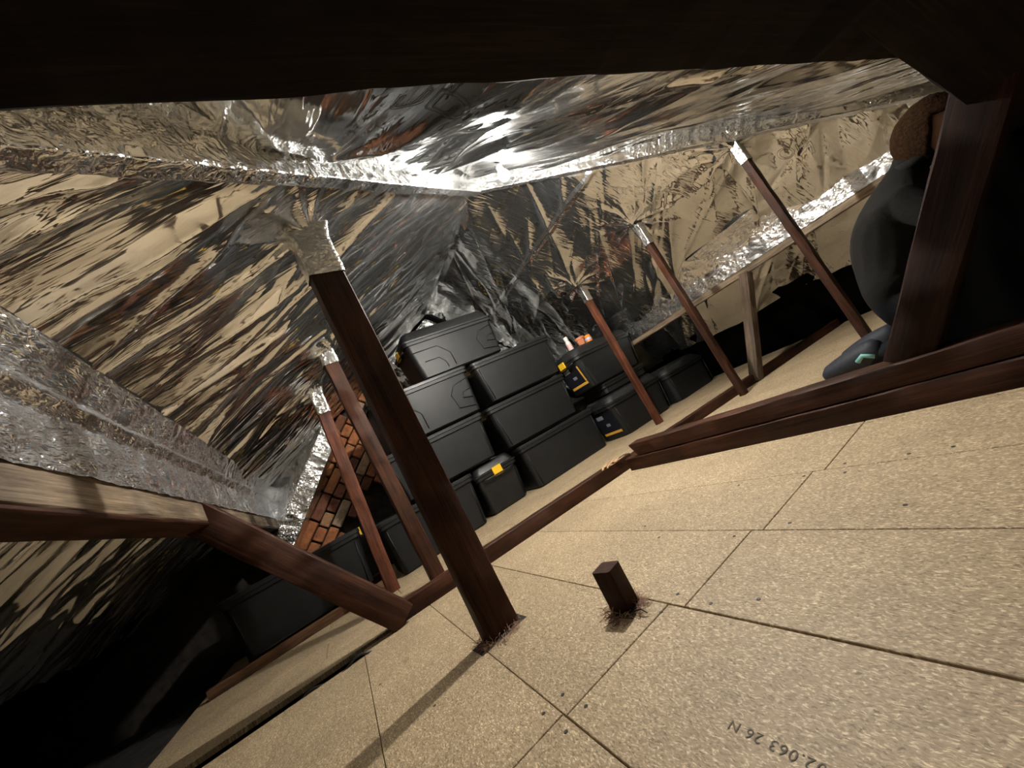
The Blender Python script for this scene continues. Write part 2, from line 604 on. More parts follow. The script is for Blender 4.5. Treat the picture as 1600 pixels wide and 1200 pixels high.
M['stamp'] = plain('grey stamp ink', (0.10, 0.085, 0.065), 0.8, 0, 0.3, 300)
M['stamp_faint'] = plain('faint stamp ink', (0.26, 0.19, 0.11), 0.8, 0, 0.3, 300)
me = text_mesh('02.063 26 N', 0.0220, 1.15)
o = link('printed_stamp', me, M['stamp'], panels[4, 0])
o.location = (0.348, 0.386, 0.0006)
o.rotation_euler = (0, 0, math.pi / 2)
me = text_mesh('1881', 0.034)
o = link('printed_stamp', me, M['stamp_faint'], panels[3, 1])
o.location = (0.005, 1.67, 0.0006)
o.rotation_euler = (0, 0, -math.pi / 2)

# ------------------------------------------------------------------ the setting: foil ceiling
HANG_L = [(0.284, 1.30), (0.34, 2.40), (0.20, 2.93)]
HANG_R = [(2.63, 2.58), (2.62, 1.73), (2.73, 0.99)]


def fold_disp(a, b2, seed, big=1.0, rot=0.0, rafters=None, soft=1.0, nf=60, span=((-1, 4.5), (0, 4.5)), flen=(0.3, 1.3)):
    """Relief of slack foil: b2 runs down the slope, a across it (metres)."""
    ca, sa = math.cos(rot), math.sin(rot)
    p = a * ca - b2 * sa
    q = a * sa + b2 * ca
    pw = p + 0.05 * gn(p * 1.3, q * 1.1, seed) + 0.008 * gn(p * 5, q * 5, seed + 1)
    d = 0.075 * big * gn(pw * 1.7, q * 0.9, seed + 2) + 0.012 * big * gn(pw * 4.5, q * 2.0, seed + 8)
    # single tension folds: sharp, nearly straight, of limited length
    rs = np.random.RandomState(seed)
    for k in range(nf):
        fa = rs.uniform(*span[0]); fb = rs.uniform(*span[1])
        th = rot + rs.normal(0, 0.22)
        L = rs.uniform(*flen)
        wd = 0.008 + 0.040 * rs.rand() ** 1.6
        am = rs.uniform(0.25, 0.62) * wd * (1 if rs.rand() < 0.75 else -1)
        da, db = a - fa, b2 - fb
        u = da * math.cos(th) - db * math.sin(th)
        v = da * math.sin(th) + db * math.cos(th)
        u = u + 0.35 * rs.uniform(-1, 1) * v * v * 0.3
        e = np.clip(1.25 - (v / L) ** 2 * 1.25, 0, 1)
        d += am * np.exp(-np.abs(u) / wd) * e
    # creased facets, drawn out along the pull of the sheet
    for k in range(7):
        th = rs.normal(0, 0.45)
        f = 2.2 + 4.0 * rs.rand()
        ph = rs.rand() * 10
        wv = p * math.cos(th) + q * math.sin(th)
        msk = np.clip(0.15 + 2.0 * gn(p * 1.3 + 3 * k, q * 0.9, seed + 20 + k), 0, 1)
        d += 0.036 / f * soft * tri(wv * f + ph + 0.30 * gn(p * 1.8, q * 1.2, seed + 40 + k)) * msk
    # small crumples in patches
    cm = np.clip(2.6 * gn(p * 1.9, q * 1.9, seed + 7) - 0.55, 0, 1)
    d += cm * soft * (0.006 * ridge(p * 9, q * 4, seed + 6) + 0.002 * ridge(p * 21, q * 12, seed + 60))
    if rafters is not None:
        for r in rafters:
            wv = np.abs(a + 0.02 * gn(b2 * 2, r, seed + 9) - r)
            d += 0.013 * np.clip(1 - wv / 0.05, 0, 1) ** 1.6
    return d


def tents(a, b2, pts, amp=0.05, rad=0.10):
    d = np.zeros_like(a)
    for (pa, pb) in pts:
        r = np.sqrt((a - pa) ** 2 + (b2 - pb) ** 2)
        th = np.arctan2(b2 - pb, a - pa)
        d += amp * np.exp(-r / rad) + 0.016 * np.exp(-r / 0.22) * np.clip(r / 0.05, 0, 1) * tri(th * 11 / (2 * np.pi) + 0.5 * gn(r * 5, th * 2, 3)) ** 1.5
    return d


KA = math.sqrt(1 + TL * TL)
KB = math.sqrt(1 + TR * TR)
KH = math.sqrt(1 + TH * TH)
NA = np.array([TL, 0, -1.0]) / KA
NB = np.array([-TR, 0, -1.0]) / KB
NH = np.array([0, TH, -1.0]) / KH
RAFT_A = [0.84, 1.02, 1.34, 1.78, 2.22, 2.66, 3.1, 3.55, 3.95]


def edge_fade(t, w_):
    return np.clip(t / w_, 0, 1)


def disp_A(y, s):
    d = fold_disp(y, s, 101, 1.0, 0.06, RAFT_A, nf=130, span=((0.2, 4.2), (0.8, 4.0)))
    d = d + 0.012 * np.clip((y - 1.8) / 1.0, 0, 1) * ridge(y * 10 + 0.8 * gn(y * 2, s * 2, 8), s * 0.9, 77)
    return d + tents(y, s, [(py, (XR - px) * KA) for px, py in HANG_L], 0.05, 0.055)


def disp_B(y, s):
    d = fold_disp(y, s, 211, 0.95, 0.8, None, 1.3, nf=190, span=((0.0, 4.2), (0.2, 3.4)), flen=(0.15, 0.7))
    wv = np.abs(s - 0.52 * KB + 0.02 * gn(y * 3, s, 5))
    d = d + 0.018 * np.clip(1 - wv / 0.035, 0, 1)
    return d + tents(y, s, [(py, (px - XR) * KB) for px, py in HANG_R], 0.045, 0.05)


def disp_H(x, s):
    return fold_disp(x, s, 307, 1.0, 0.12, None, 0.8, nf=80, span=((-0.2, 3.5), (0.3, 2.6)), flen=(0.4, 1.2))


def sheet_A(t, y):      # t = XR - x
    s = t * KA
    hipy = YR - (TL / TH) * t
    d = (disp_A(y, s) - 0.02) * edge_fade(y - hipy, 0.10) * edge_fade(t, 0.05)
    x = XR - t
    return np.stack([x, y, zA(x)], -1) + d[..., None] * NA


def sheet_B(t, y):      # t = x - XR
    s = t * KB
    hipy = YR - (TR / TH) * t
    d = (disp_B(y, s) - 0.02) * edge_fade(y - hipy, 0.10) * edge_fade(t, 0.05)
    x = XR + t
    return np.stack([x, y, zB(x)], -1) + d[..., None] * NB


def sheet_H(x, t):      # t = YR - y
    s = t * KH
    xl = XR - (TH / TL) * t
    xr_ = XR + (TH / TR) * t
    d = (disp_H(x, s) - 0.02) * edge_fade(x - xl, 0.12) * edge_fade(xr_ - x, 0.12)
    y = YR - t
    return np.stack([x, y, zH(y)], -1) + d[..., None] * NH


TE_A, TE_B, TE_H = 3.20, 2.17, 3.2
# left slope
n, m_ = 470, 520
t = (np.linspace(0, 1, n) ** 1.15 * TE_A)[:, None] * np.ones((1, m_))
hip = YR - (TL / TH) * t
y = hip + (GY - hip) * np.linspace(0, 1, m_)[None, :]
o = link('ceiling_left', grid_mesh('ceiling_left', sheet_A(t, y)), M['foil_A'])
tag(o, 'crinkled silver foil lining the left roof slope', kind='structure')
# right slope
n, m_ = 400, 520
t = np.linspace(0, TE_B, n)[:, None] * np.ones((1, m_))
hip = YR - (TR / TH) * t
y = hip + (GY - hip) * np.linspace(0, 1, m_)[None, :]
ceil_right = link('ceiling_right', grid_mesh('ceiling_right', sheet_B(t, y)), M['foil_B'])
tag(ceil_right, 'crinkled silver foil lining the right roof slope', kind='structure')
# hip slope above the camera
n, m_ = 420, 420
t = (np.linspace(0, 1, n) * TE_H)[:, None] * np.ones((1, m_))
xl = XR - (TH / TL) * t
xr_ = XR + (TH / TR) * t
x = xl + (xr_ - xl) * np.linspace(0, 1, m_)[None, :]
ceil_hip = link('ceiling_hip', grid_mesh('ceiling_hip', sheet_H(x, t)), M['foil_H'])
tag(ceil_hip, 'crinkled silver foil lining the hip slope overhead', kind='structure')


def foil_strip(name, path_fn, prof, n_len, mat, parent=None, amp=0.006, seed=0, fa=26, fb=26):
    """Sweep an open crinkled foil profile: path_fn(s, u, v) with profile points (u, v) resampled finely."""
    prof = np.array(prof, float)
    seg = np.r_[0, np.cumsum(np.linalg.norm(np.diff(prof, axis=0), axis=1))]
    k = max(6, int(seg[-1] / 0.006))
    ss = np.linspace(0, seg[-1], k)
    pu = np.interp(ss, seg, prof[:, 0])
    pv = np.interp(ss, seg, prof[:, 1])
    du, dv = np.gradient(pu), np.gradient(pv)
    ln = np.sqrt(du * du + dv * dv) + 1e-9
    nu, nv = -dv / ln, du / ln
    S = np.linspace(0, 1, n_len)
    P = path_fn(S[:, None], pu[None, :], pv[None, :], None)
    L = np.linalg.norm(P[-1, 0] - P[0, 0])
    A = S[:, None] * L * np.ones((1, k))
    B2 = ss[None, :] * np.ones((n_len, 1))
    d = amp * (ridge(A * fa * 0.35, B2 * fb * 0.25, seed) + 0.5 * ridge(A * fa, B2 * fb * 0.5, seed + 1) + 0.6 * gn(A * 6, B2 * 12, seed + 2)) - amp
    P = path_fn(S[:, None], pu[None, :] + d * nu[None, :], pv[None, :] + d * nv[None, :], None)
    return link(name, grid_mesh(name, P), mat, parent)


# foil-wrapped hip timbers (trim): profile hangs below the hip line
def hip_path(end, sidev):
    p0 = np.array([XR, YR, ZR - 0.01])
    p1 = np.array(end)

    def fn(s, u, v, _):
        c = p0 + (p1 - p0) * s[..., None]
        return c + np.array(sidev) * u[..., None] + np.array([0, 0, 1.0]) * v[..., None]
    return fn


eL = (XR - 3.2, YR - (TL / TH) * 3.2, zA(XR - 3.2) - 0.01)
eR = (XR + 2.4, YR - (TR / TH) * 2.4, zB(XR + 2.4) - 0.01)
sL = np.array([-(TL / TH), 1, 0]); sL = sL / np.linalg.norm(sL)
sRt = np.array([(TR / TH), 1, 0]); sRt = sRt / np.linalg.norm(sRt)
o = foil_strip('trim_1', hip_path(eL, sL), [(0.026, 0.02), (0.026, -0.075), (-0.026, -0.075), (-0.026, 0.02)], 420, M['foil_wrap'], amp=0.006, seed=5)
tag(o, 'foil wrapped hip timber running left from the lamp', kind='structure')
o = foil_strip('trim_2', hip_path(eR, sRt), [(0.022, 0.02), (0.022, -0.06), (-0.022, -0.06), (-0.022, 0.02)], 420, M['foil_wrap'], amp=0.006, seed=9)
tag(o, 'foil wrapped hip timber running right from the lamp', kind='structure')

# bare dark felt in the eaves below the foil
def eave(name, x0, x1, zf, label, sgn):
    X, Y = np.meshgrid(np.linspace(x0, x1, 30), np.linspace(-2.2, GY, 120), indexing='ij')
    Z = zf(X) + 0.03 + 0.02 * gn(X * 3, Y * 4, 71)
    o = link(name, grid_mesh(name, np.stack([X, Y, Z], -1)), M['felt'])
    tag(o, label, kind='structure')


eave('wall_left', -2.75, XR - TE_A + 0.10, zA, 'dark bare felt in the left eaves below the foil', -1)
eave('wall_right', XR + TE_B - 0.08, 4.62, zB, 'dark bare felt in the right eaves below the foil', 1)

# printed outline letters on the foil
def foil_print(s, size, slope, origin, ang, parent, shear=0.0):
    me = text_mesh(s, size)
    bm = bmesh.new()
    bm.from_mesh(me)
    mb = MB()
    edges = [e for e in bm.edges if len(e.link_faces) == 1]
    for e in edges:
        pts = []
        L = e.calc_length()
        k = max(1, int(L / 0.006))
        for i in range(k + 1):
            p = e.verts[0].co.lerp(e.verts[1].co, i / k)
            x_, y_ = p.x + shear * p.y, p.y
            u = origin[0] + x_ * math.cos(ang) - y_ * math.sin(ang)
            v = origin[1] + x_ * math.sin(ang) + y_ * math.cos(ang)
            if slope == 'B':
                q = sheet_B(np.array([u / KB]), np.array([v]))[0] + NB * 0.0015
            else:
                q = sheet_H(np.array([u]), np.array([v / KH]))[0] + NH * 0.0015
            pts.append(q)
        mb.tube(pts, 0.0008, 3)
    bm.free()
    bpy.data.meshes.remove(me)
    return mb.build('printed_lettering', M['ink'], parent)


# on the right slope u = distance down the slope, v = y
foil_print('ON', 0.115, 'B', ((2.945 - XR) * KB, 0.93), math.radians(-58), ceil_right, 0.25)
foil_print('DUIDO', 0.085, 'B', ((2.40 - XR) * KB, 1.56), math.radians(-30), ceil_right, 0.2)
foil_print('UD', 0.12, 'H', (0.36, (YR - 0.545) * KH), math.radians(0), ceil_hip, 0.0)

# ------------------------------------------------------------------ the setting: back gable wall of raked bricks
wall = MB()
zb = GY + 0.10
wall.loft([[(-3.0, zb, -0.15), (4.6, zb, -0.15), (4.6, zb, zB(4.6) + 0.3), (XR, zb, ZR + 0.1), (-3.0, zb, zA(-3.0) + 0.3)],
           [(-3.0, zb + 0.1, -0.15), (4.6, zb + 0.1, -0.15), (4.6, zb + 0.1, zB(4.6) + 0.3), (XR, zb + 0.1, ZR + 0.1), (-3.0, zb + 0.1, zA(-3.0) + 0.3)]])
wall = wall.build('wall_back', M['mortar'])
tag(wall, 'dark mortared brick gable with courses laid on the rake', kind='structure')


def brick_mesh(L, H, D, nm, seed):
    bm = bmesh.new()
    bmesh.ops.create_cube(bm, size=1.0)
    for v in bm.verts:
        v.co = Vector((v.co.x * L, v.co.y * D, v.co.z * H))
    bmesh.ops.bevel(bm, geom=list(bm.edges), offset=0.008, segments=1, affect='EDGES')
    rs = random.Random(seed)
    for v in bm.verts:
        v.co += Vector((rs.uniform(-1, 1), rs.uniform(-1, 1), rs.uniform(-1, 1))) * 0.0035
    me = bpy.data.meshes.new(nm)
    bm.to_mesh(me)
    bm.free()
    me.materials.append(M['brick'])
    return me


st = [brick_mesh(0.245, 0.085, 0.12, 'brick', k) for k in range(4)]
hd = [brick_mesh(0.125, 0.085, 0.12, 'brick', 20 + k) for k in range(4)]
RK = math.radians(43)
cr, sr = math.cos(RK), math.sin(RK)
rnd = random.Random(5)
nb_ = 0
for row in range(-14, 26):
    header = row % 2 == 0
    L = 0.125 if header else 0.245
    pitch = L + 0.014
    off = rnd.uniform(-0.02, 0.02) + (0.06 if header else 0)
    for k in range(-20, 40):
        u = k * pitch + off
        v = row * 0.099
        x = -0.2 + u * cr - v * sr
        z = 0.55 + u * sr + v * cr
        if x < -0.95 or x > 1.25 or z < 0.42 or z > min(zA(x) - 0.03, 2.0):
            continue
        if z > 0.62 + (x + 0.46) * 1.125 + 0.10: continue
        if z < 0.75 and x > 0.25: continue
        if z < 0.55 and x > 0.0: continue
        o = link('brick', rnd.choice(hd if header else st), None, wall)
        o.location = (x, GY + 0.05 + rnd.uniform(-0.008, 0.008), z)
        o.rotation_euler = (0, -RK + rnd.uniform(-0.02, 0.02), 0)
        nb_ += 1
        if nb_ >= 298: break

# crumpled foil hanging over the gable behind the boxes
nx_, nz_ = 330, 200
U, W_ = np.meshgrid(np.linspace(0, 1, nx_), np.linspace(0, 1, nz_), indexing='ij')
X = 0.92 + 2.75 * U
ztop = np.where(X < XR, zA(X), zB(X)) - 0.03
zbot = np.where(X < 1.3, 1.95 - 1.6 * (X - 0.92), 1.34 - 0.35 * (X - 1.3)) + 0.05 * gn(X * 6, X * 0, 4)
zbot = np.minimum(zbot, ztop - 0.02)
Z = zbot + (ztop - zbot) * W_
dd = 0.05 * gn(X * 3.0, Z * 3.0, 91) + 0.030 * ridge(X * 5, Z * 5, 92) + 0.014 * ridge(X * 11 + Z * 4, Z * 9 - X * 3, 93) + 0.006 * ridge(X * 24, Z * 22, 94)
o = link('foil_sheet', grid_mesh('foil_sheet', np.stack([X, 4.14 - dd, Z], -1)), M['foil_wrap'])
tag(o, 'crumpled silver foil sheet hanging on the gable behind the topmost box', 'foil')

# loose dark insulation in the eaves, both sides
def fluff(name, x0, x1, y0, y1, z0, label, seed):
    nx, ny = int((x1 - x0) / 0.04), int((y1 - y0) / 0.04)
    X, Y = np.meshgrid(np.linspace(x0, x1, nx), np.linspace(y0, y1, ny), indexing='ij')
    Zz = z0 + 0.03 * gn(X * 3, Y * 3, seed) + 0.02 * ridge(X * 9, Y * 9, seed + 1)
    o = link(name, grid_mesh(name, np.stack([X, Y, Zz], -1)), M['fluff'])
    tag(o, label, 'insulation', kind='stuff')


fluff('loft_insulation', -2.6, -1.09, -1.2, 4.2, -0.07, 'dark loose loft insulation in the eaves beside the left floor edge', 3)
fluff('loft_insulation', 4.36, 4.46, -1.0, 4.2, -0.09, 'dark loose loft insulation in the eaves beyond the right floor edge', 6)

# ------------------------------------------------------------------ purlins
def purlin_wrap(name, prof, y0, y1, parent, seed):
    def fn(s, u, v, _):
        return np.stack(np.broadcast_arrays(u, y0 + (y1 - y0) * s, v), -1)
    return foil_strip(name, fn, prof, int(abs(y1 - y0) / 0.007), M['foil_run'], parent, 0.007, seed, 20, 34)


pl = empty('roof_purlin', (-0.47, 0.6, 0.805))
tag(pl, 'wide timber purlin on the left, pale lower edge under a crumpled foil wrap', 'beam')


def child(o, par):
    """parent while keeping world placement"""
    o.parent = par
    o.matrix_parent_inverse = Matrix.Translation(-Vector(par.location)) if par.rotation_euler.z == 0 else par.matrix_basis.inverted()
    return o


child(timber('beam', (-0.47, -0.9, 0.93), (-0.47, 4.24, 0.93), 0.10, 0.25, M['wood_pale'], None, wob=0.004), pl)
child(timber('dark_edge', (-0.47, -0.9, 0.7975), (-0.47, 4.235, 0.7975), 0.102, 0.014, M['wood'], None, wob=0.002), pl)  # thin darker strip along the bottom face of the purlin
child(purlin_wrap('foil_wrap', [(-0.413, 0.885), (-0.412, 1.03), (-0.385, 1.055), (-0.402, 1.085), (-0.375, 1.13), (-0.35, 1.165)], -0.5, 4.22, None, 31), pl)
pr = empty('roof_purlin', (3.33, 0.6, 0.773))
tag(pr, 'timber purlin on the right with bright foil wrap along its upper face', 'beam')
child(timber('beam', (3.335, -0.3, 0.865), (3.335, 4.24, 0.865), 0.09, 0.185, M['wood_pale'], None, wob=0.004), pr)
child(purlin_wrap('foil_wrap', [(3.12, 1.125), (3.21, 1.05), (3.265, 0.985), (3.283, 0.95), (3.284, 0.825)], -0.2, 4.2, None, 41), pr)

ph = empty('roof_purlin', (0.7, 0.25, 0.90))
tag(ph, 'dark rough timber purlin crossing overhead at the top of the view', 'beam')
child(timber('beam', (-0.75, 0.320, 0.980), (1.95, 0.103, 0.980), 0.12, 0.17, M['wood_unlit'], None, wob=0.005, seg=200), ph)

# foil-clad raking edge of the flue on the gable
def rake_fn(s, u, v, _):
    p0 = np.array([-0.46, 3.98, 0.62]); p1 = np.array([0.27, 3.98, 1.44])
    c = p0 + (p1 - p0) * s[..., None]
    tv = (p1 - p0) / np.linalg.norm(p1 - p0)
    sd = np.array([tv[2], 0, -tv[0]])
    return c + sd * u[..., None] + np.array([0, 1.0, 0]) * v[..., None]


o = foil_strip('rake_timber', rake_fn, [(0.115, 0.22), (0.09, 0.0), (-0.07, -0.01), (-0.34, 0.16)], 170, M['foil_wrap'], amp=0.008, seed=55, fa=16, fb=16)
tag(o, 'foil clad raking timber rising from the left purlin end beside the bricks', 'beam')

# ------------------------------------------------------------------ hangers
def wrap_sleeve(cx, cy, wx, wy, z0, z1, parent, seed):
    """crumpled foil sleeve round a hanger's head"""
    k, nz = 40, 26
    P = np.zeros((nz, k + 1, 3))
    for i in range(nz):
        s = i / (nz - 1)
        flare = 1.0 + 1.4 * max(0, s - 0.62) ** 1.5
        for j in range(k + 1):
            a = 2 * math.pi * (j % k) / k
            ca, sa = math.cos(a), math.sin(a)
            e = max(abs(ca), abs(sa))
            r = 1 / e
            nz_ = 0.0022 * float(ridge((j % k) * 0.45, s * 7, seed)) + 0.0015 * float(gn((j % k) * 1.1, s * 12, seed + 1))
            P[i, j] = (cx + ca * r * (wx / 2 + 0.0025 + nz_) * flare, cy + sa * r * (wy / 2 + 0.0025 + nz_) * flare, z0 + (z1 - z0) * s)
    return link('foil_wrap', grid_mesh('foil_wrap', P), M['foil_wrap'], parent)


def hanger(x, y, wx, wy, ztop, zfoil, label, mat, seed, rz=0.0, dx=0.0):
    r = empty('roof_hanger', (x, y, 0.0), rz)
    tag(r, label, 'hanger', 'timber hangers under the roof slopes')
    timber('post', (0, 0, -0.02), (dx, 0, ztop), wx, wy, mat, r, up=(0, 1, 0), wob=0.003, seed=seed)
    wrap_sleeve(dx * 0.93, 0, wx, wy, zfoil, ztop + 0.02, r, seed + 50)
    return r


hanger(0.285, 1.295, 0.115, 0.06, 1.50, 1.315, 'thick dark hanger nearest the camera, foot casting a long shadow on bare chipboard', M['wood'], 1, 0.08)
hanger(0.345, 2.40, 0.085, 0.055, 1.585, 1.425, 'brown hanger just left of the thickest one, ending behind the low beam', M['wood'], 2, 0.05, -0.03)
hanger(0.135, 2.93, 0.080, 0.055, 1.47, 1.30, 'reddish hanger in front of the raked bricks, leftmost upright', M['wood_red'], 3, 0.05, 0.08)
hanger(2.635, 2.58, 0.062, 0.05, 1.43, 1.305, 'reddish hanger on the right standing in front of the black boxes', M['wood_red'], 4, 0.05, 0.02)
hanger(2.625, 1.73, 0.055, 0.045, 1.45, 1.295, 'middle thin hanger of the right row, crossing the foil purlin', M['wood'], 5, 0.05)
hanger(2.735, 0.99, 0.052, 0.045, 1.44, 1.29, 'thin hanger of the right row nearest the crouching person', M['wood'], 6, 0.05)

stub = empty('cut_post', (0.50, 0.905, 0), 0.25)
tag(stub, 'short sawn-off square post stub sticking up from the chipboard', 'post')
timber('post', (0, 0, -0.02), (0.002, 0, 0.105), 0.052, 0.06, M['wood'], stub, up=(0, 1, 0), wob=0.002, seed=8)

# shredded fibre round the feet, with dark cut-outs in the boards
def tuft(x, y, rad, n, label, seed, bias=(0, 0)):
    rs = random.Random(seed)
    mb = MB()
    for i in range(n):
        a = rs.uniform(0, 2 * math.pi)
        r0 = rad * rs.uniform(0.75, 1.0)
        p = Vector((x + r0 * math.cos(a) + bias[0] * rs.random(), y + r0 * math.sin(a) + bias[1] * rs.random(), 0.001))
        pts = [p]
        d = Vector((math.cos(a + rs.uniform(-1, 1)), math.sin(a + rs.uniform(-1, 1)), rs.uniform(0.1, 1.0)))
        for k in range(4):
            d = (d + Vector((rs.uniform(-.8, .8), rs.uniform(-.8, .8), rs.uniform(-.7, .4)))).normalized()
            q = pts[-1] + d * rs.uniform(0.004, 0.010)
            q.z = max(0.001, q.z)
            pts.append(q)
        mb.tube(pts, 0.0006, 3)
    o = mb.build('fibre_tuft', M['tuft'])
    tag(o, label, 'fibre', kind='stuff')
    return o


tuft(0.285, 1.295, 0.062, 260, 'frayed insulation fibres round the foot of the thickest hanger', 3, (-0.03, -0.02))
tuft(0.50, 0.905, 0.042, 220, 'frayed insulation fibres round the sawn-off post stub', 4, (-0.02, -0.02))
hole = MB()
def cutout(x, y, sx, sy, rz, par):
    mb = MB()
    mb.box(-sx, sx, -sy, sy, -0.001, 0.0008)
    o = mb.build('cut_hole', M['subfloor'], par)
    o.location = (x, y, 0)
    o.rotation_euler = (0, 0, rz)
cutout(0.275, 1.285, 0.085, 0.042, 0.08, panels[4, 1])
cutout(0.495, 0.895, 0.037, 0.040, 0.25, panels[4, 1])
# a bent twig of cable by the stub
mb = MB()
mb.tube([(0.480, 0.862, 0.003), (0.487, 0.845, 0.010), (0.49, 0.828, 0.014), (0.492, 0.815, 0.006)], 0.0018, 6)
o = mb.build('cable_offcut', M['cable'])
tag(o, 'short bent dark wire end beside the sawn-off post stub', 'wire')

# ------------------------------------------------------------------ low beams and struts
def binder(name, label, p0, p1, wd, ht, mat, seed):
    o = timber(name, p0, p1, wd, ht, mat, None, wob=0.005, seed=seed)
    tag(o, label, 'beam')
    return o


bx = empty('binder_beam', (0.05, 2.1, 0))
tag(bx, 'long low brown beam crossing the floor below the hangers', 'beam')
child(timber('beam', (0.03, ybind(0.03) + 0.033, 0.018), (1.62, ybind(1.62) + 0.033, 0.018), 0.066, 0.125, M['wood'], None, wob=0.003, seed=21), bx)
child(timber('beam', (1.62, ybind(1.62) + 0.033, 0.014), (4.25, ybind(4.25) + 0.033, 0.014), 0.066, 0.10, M['wood'], None, wob=0.003, seed=22), bx)
# split end where the two beams meet
mb = MB()
rs = random.Random(2)
for i in range(26):
    x0 = 1.43 + rs.uniform(-.05, .07); y0 = 1.965 + rs.uniform(-.035, .02); z0 = 0.082 + rs.uniform(-0.004, 0.006)
    mb.tube([(x0, y0, z0), (x0 + rs.uniform(.03, .09), y0 + rs.uniform(-.02, .01), z0 + rs.uniform(0.0, .018))], rs.uniform(.002, .006), 4, 0.3)
child(mb.build('split_end', M['splinter'], None), bx)

by = empty('tie_beam', (1.545, 0.9, 0))
tag(by, 'doubled heavy brown beam running towards the camera on the right', 'beam')
child(timber('lower_timber', (1.552, -0.6, 0.035), (1.552, 1.87, 0.035), 0.085, 0.08, M['wood'], None, wob=0.003, seed=23), by)
child(timber('upper_timber', (1.556, -0.6, 0.1145), (1.556, 1.77, 0.1145), 0.085, 0.071, M['wood'], None, wob=0.003, seed=24, cut1=0.5), by)

o = timber('roof_strut', (0.085, 2.085, 0.03), (-0.47, 2.085, 0.86), 0.125, 0.10, M['wood'], None, up=(0, 1, 0), wob=0.004, seed=25, cut0=0.2)
o.data.materials[0] = M['wood']
tag(o, 'dark brown diagonal strut propping the left purlin from the low beam', 'strut')
o = timber('roof_strut', (2.95, 1.80, 0.0), (3.30, 1.615, 0.775), 0.07, 0.075, M['wood_grey'], None, up=(0, 1, 0), wob=0.003, seed=26)
tag(o, 'grey brown short strut propping the right purlin', 'strut')
o = timber('roof_strut', (1.575, 0.515, 0.135), (1.575, 0.035, 0.80), 0.105, 0.095, M['wood_shaded'], None, up=(1, 0, 0), wob=0.004, seed=27)
tag(o, 'heavy dark strut rising from the doubled beam in front of the person', 'strut')
o = timber('roof_brace', (1.02, 0.055, 1.045), (2.45, 0.035, 0.20), 0.11, 0.20, M['wood_unlit'], None, up=(0, 1, 0), wob=0.006, seed=28)
tag(o, 'near black diagonal brace in the upper right corner', 'beam')

# loose timber and cables on the left
o = timber('loose_timber', (-0.98, 3.29, 0.03), (0.17, 3.25, 0.03), 0.05, 0.06, M['wood_tan'], None, wob=0.006, seed=29)
tag(o, 'light brown timber length lying along the front of the leftmost box', 'timber')
o = timber('loose_timber', (-0.85, 3.75, 0.03), (0.15, 3.75, 0.03), 0.07, 0.06, M['wood_tan'], None, wob=0.004, seed=30)
tag(o, 'second timber length bearing the back of the leftmost box', 'timber')
for k in range(2):
    rs = random.Random(40 + k)
    mb = MB()
    pts = []
    for i in range(46):
        s = i / 45
        x = -1.05 + 1.1 * s
        bump = 0.030 * math.exp(-((x + 0.13 + 0.2 * k) / 0.05) ** 2)
        pts.append((x, 2.065 + 0.028 * k - 0.05 * s + 0.006 * math.sin(7 * s + k), -0.012 - 0.01 * k + bump + 0.004 * math.sin(19 * s)))
    mb.tube(pts, 0.0055, 8)
    o = mb.build('power_cable', M['cable'], None, smooth=True)
    tag(o, ['black cable in the floor gap looping up near the diagonal strut', 'black cable in the floor gap, lower of the two'][k], 'cable')

# ------------------------------------------------------------------ storage boxes
def rrect(w_, d, r, z, n=7):
    pts = []
    for cx, cy, a0 in ((w_ / 2 - r, d / 2 - r, 0), (-w_ / 2 + r, d / 2 - r, 90), (-w_ / 2 + r, -d / 2 + r, 180), (w_ / 2 - r, -d / 2 + r, 270)):
        for i in range(n + 1):
            a = math.radians(a0 + 90 * i / n)
            pts.append((cx + r * math.cos(a), cy + r * math.sin(a), z))
    return pts


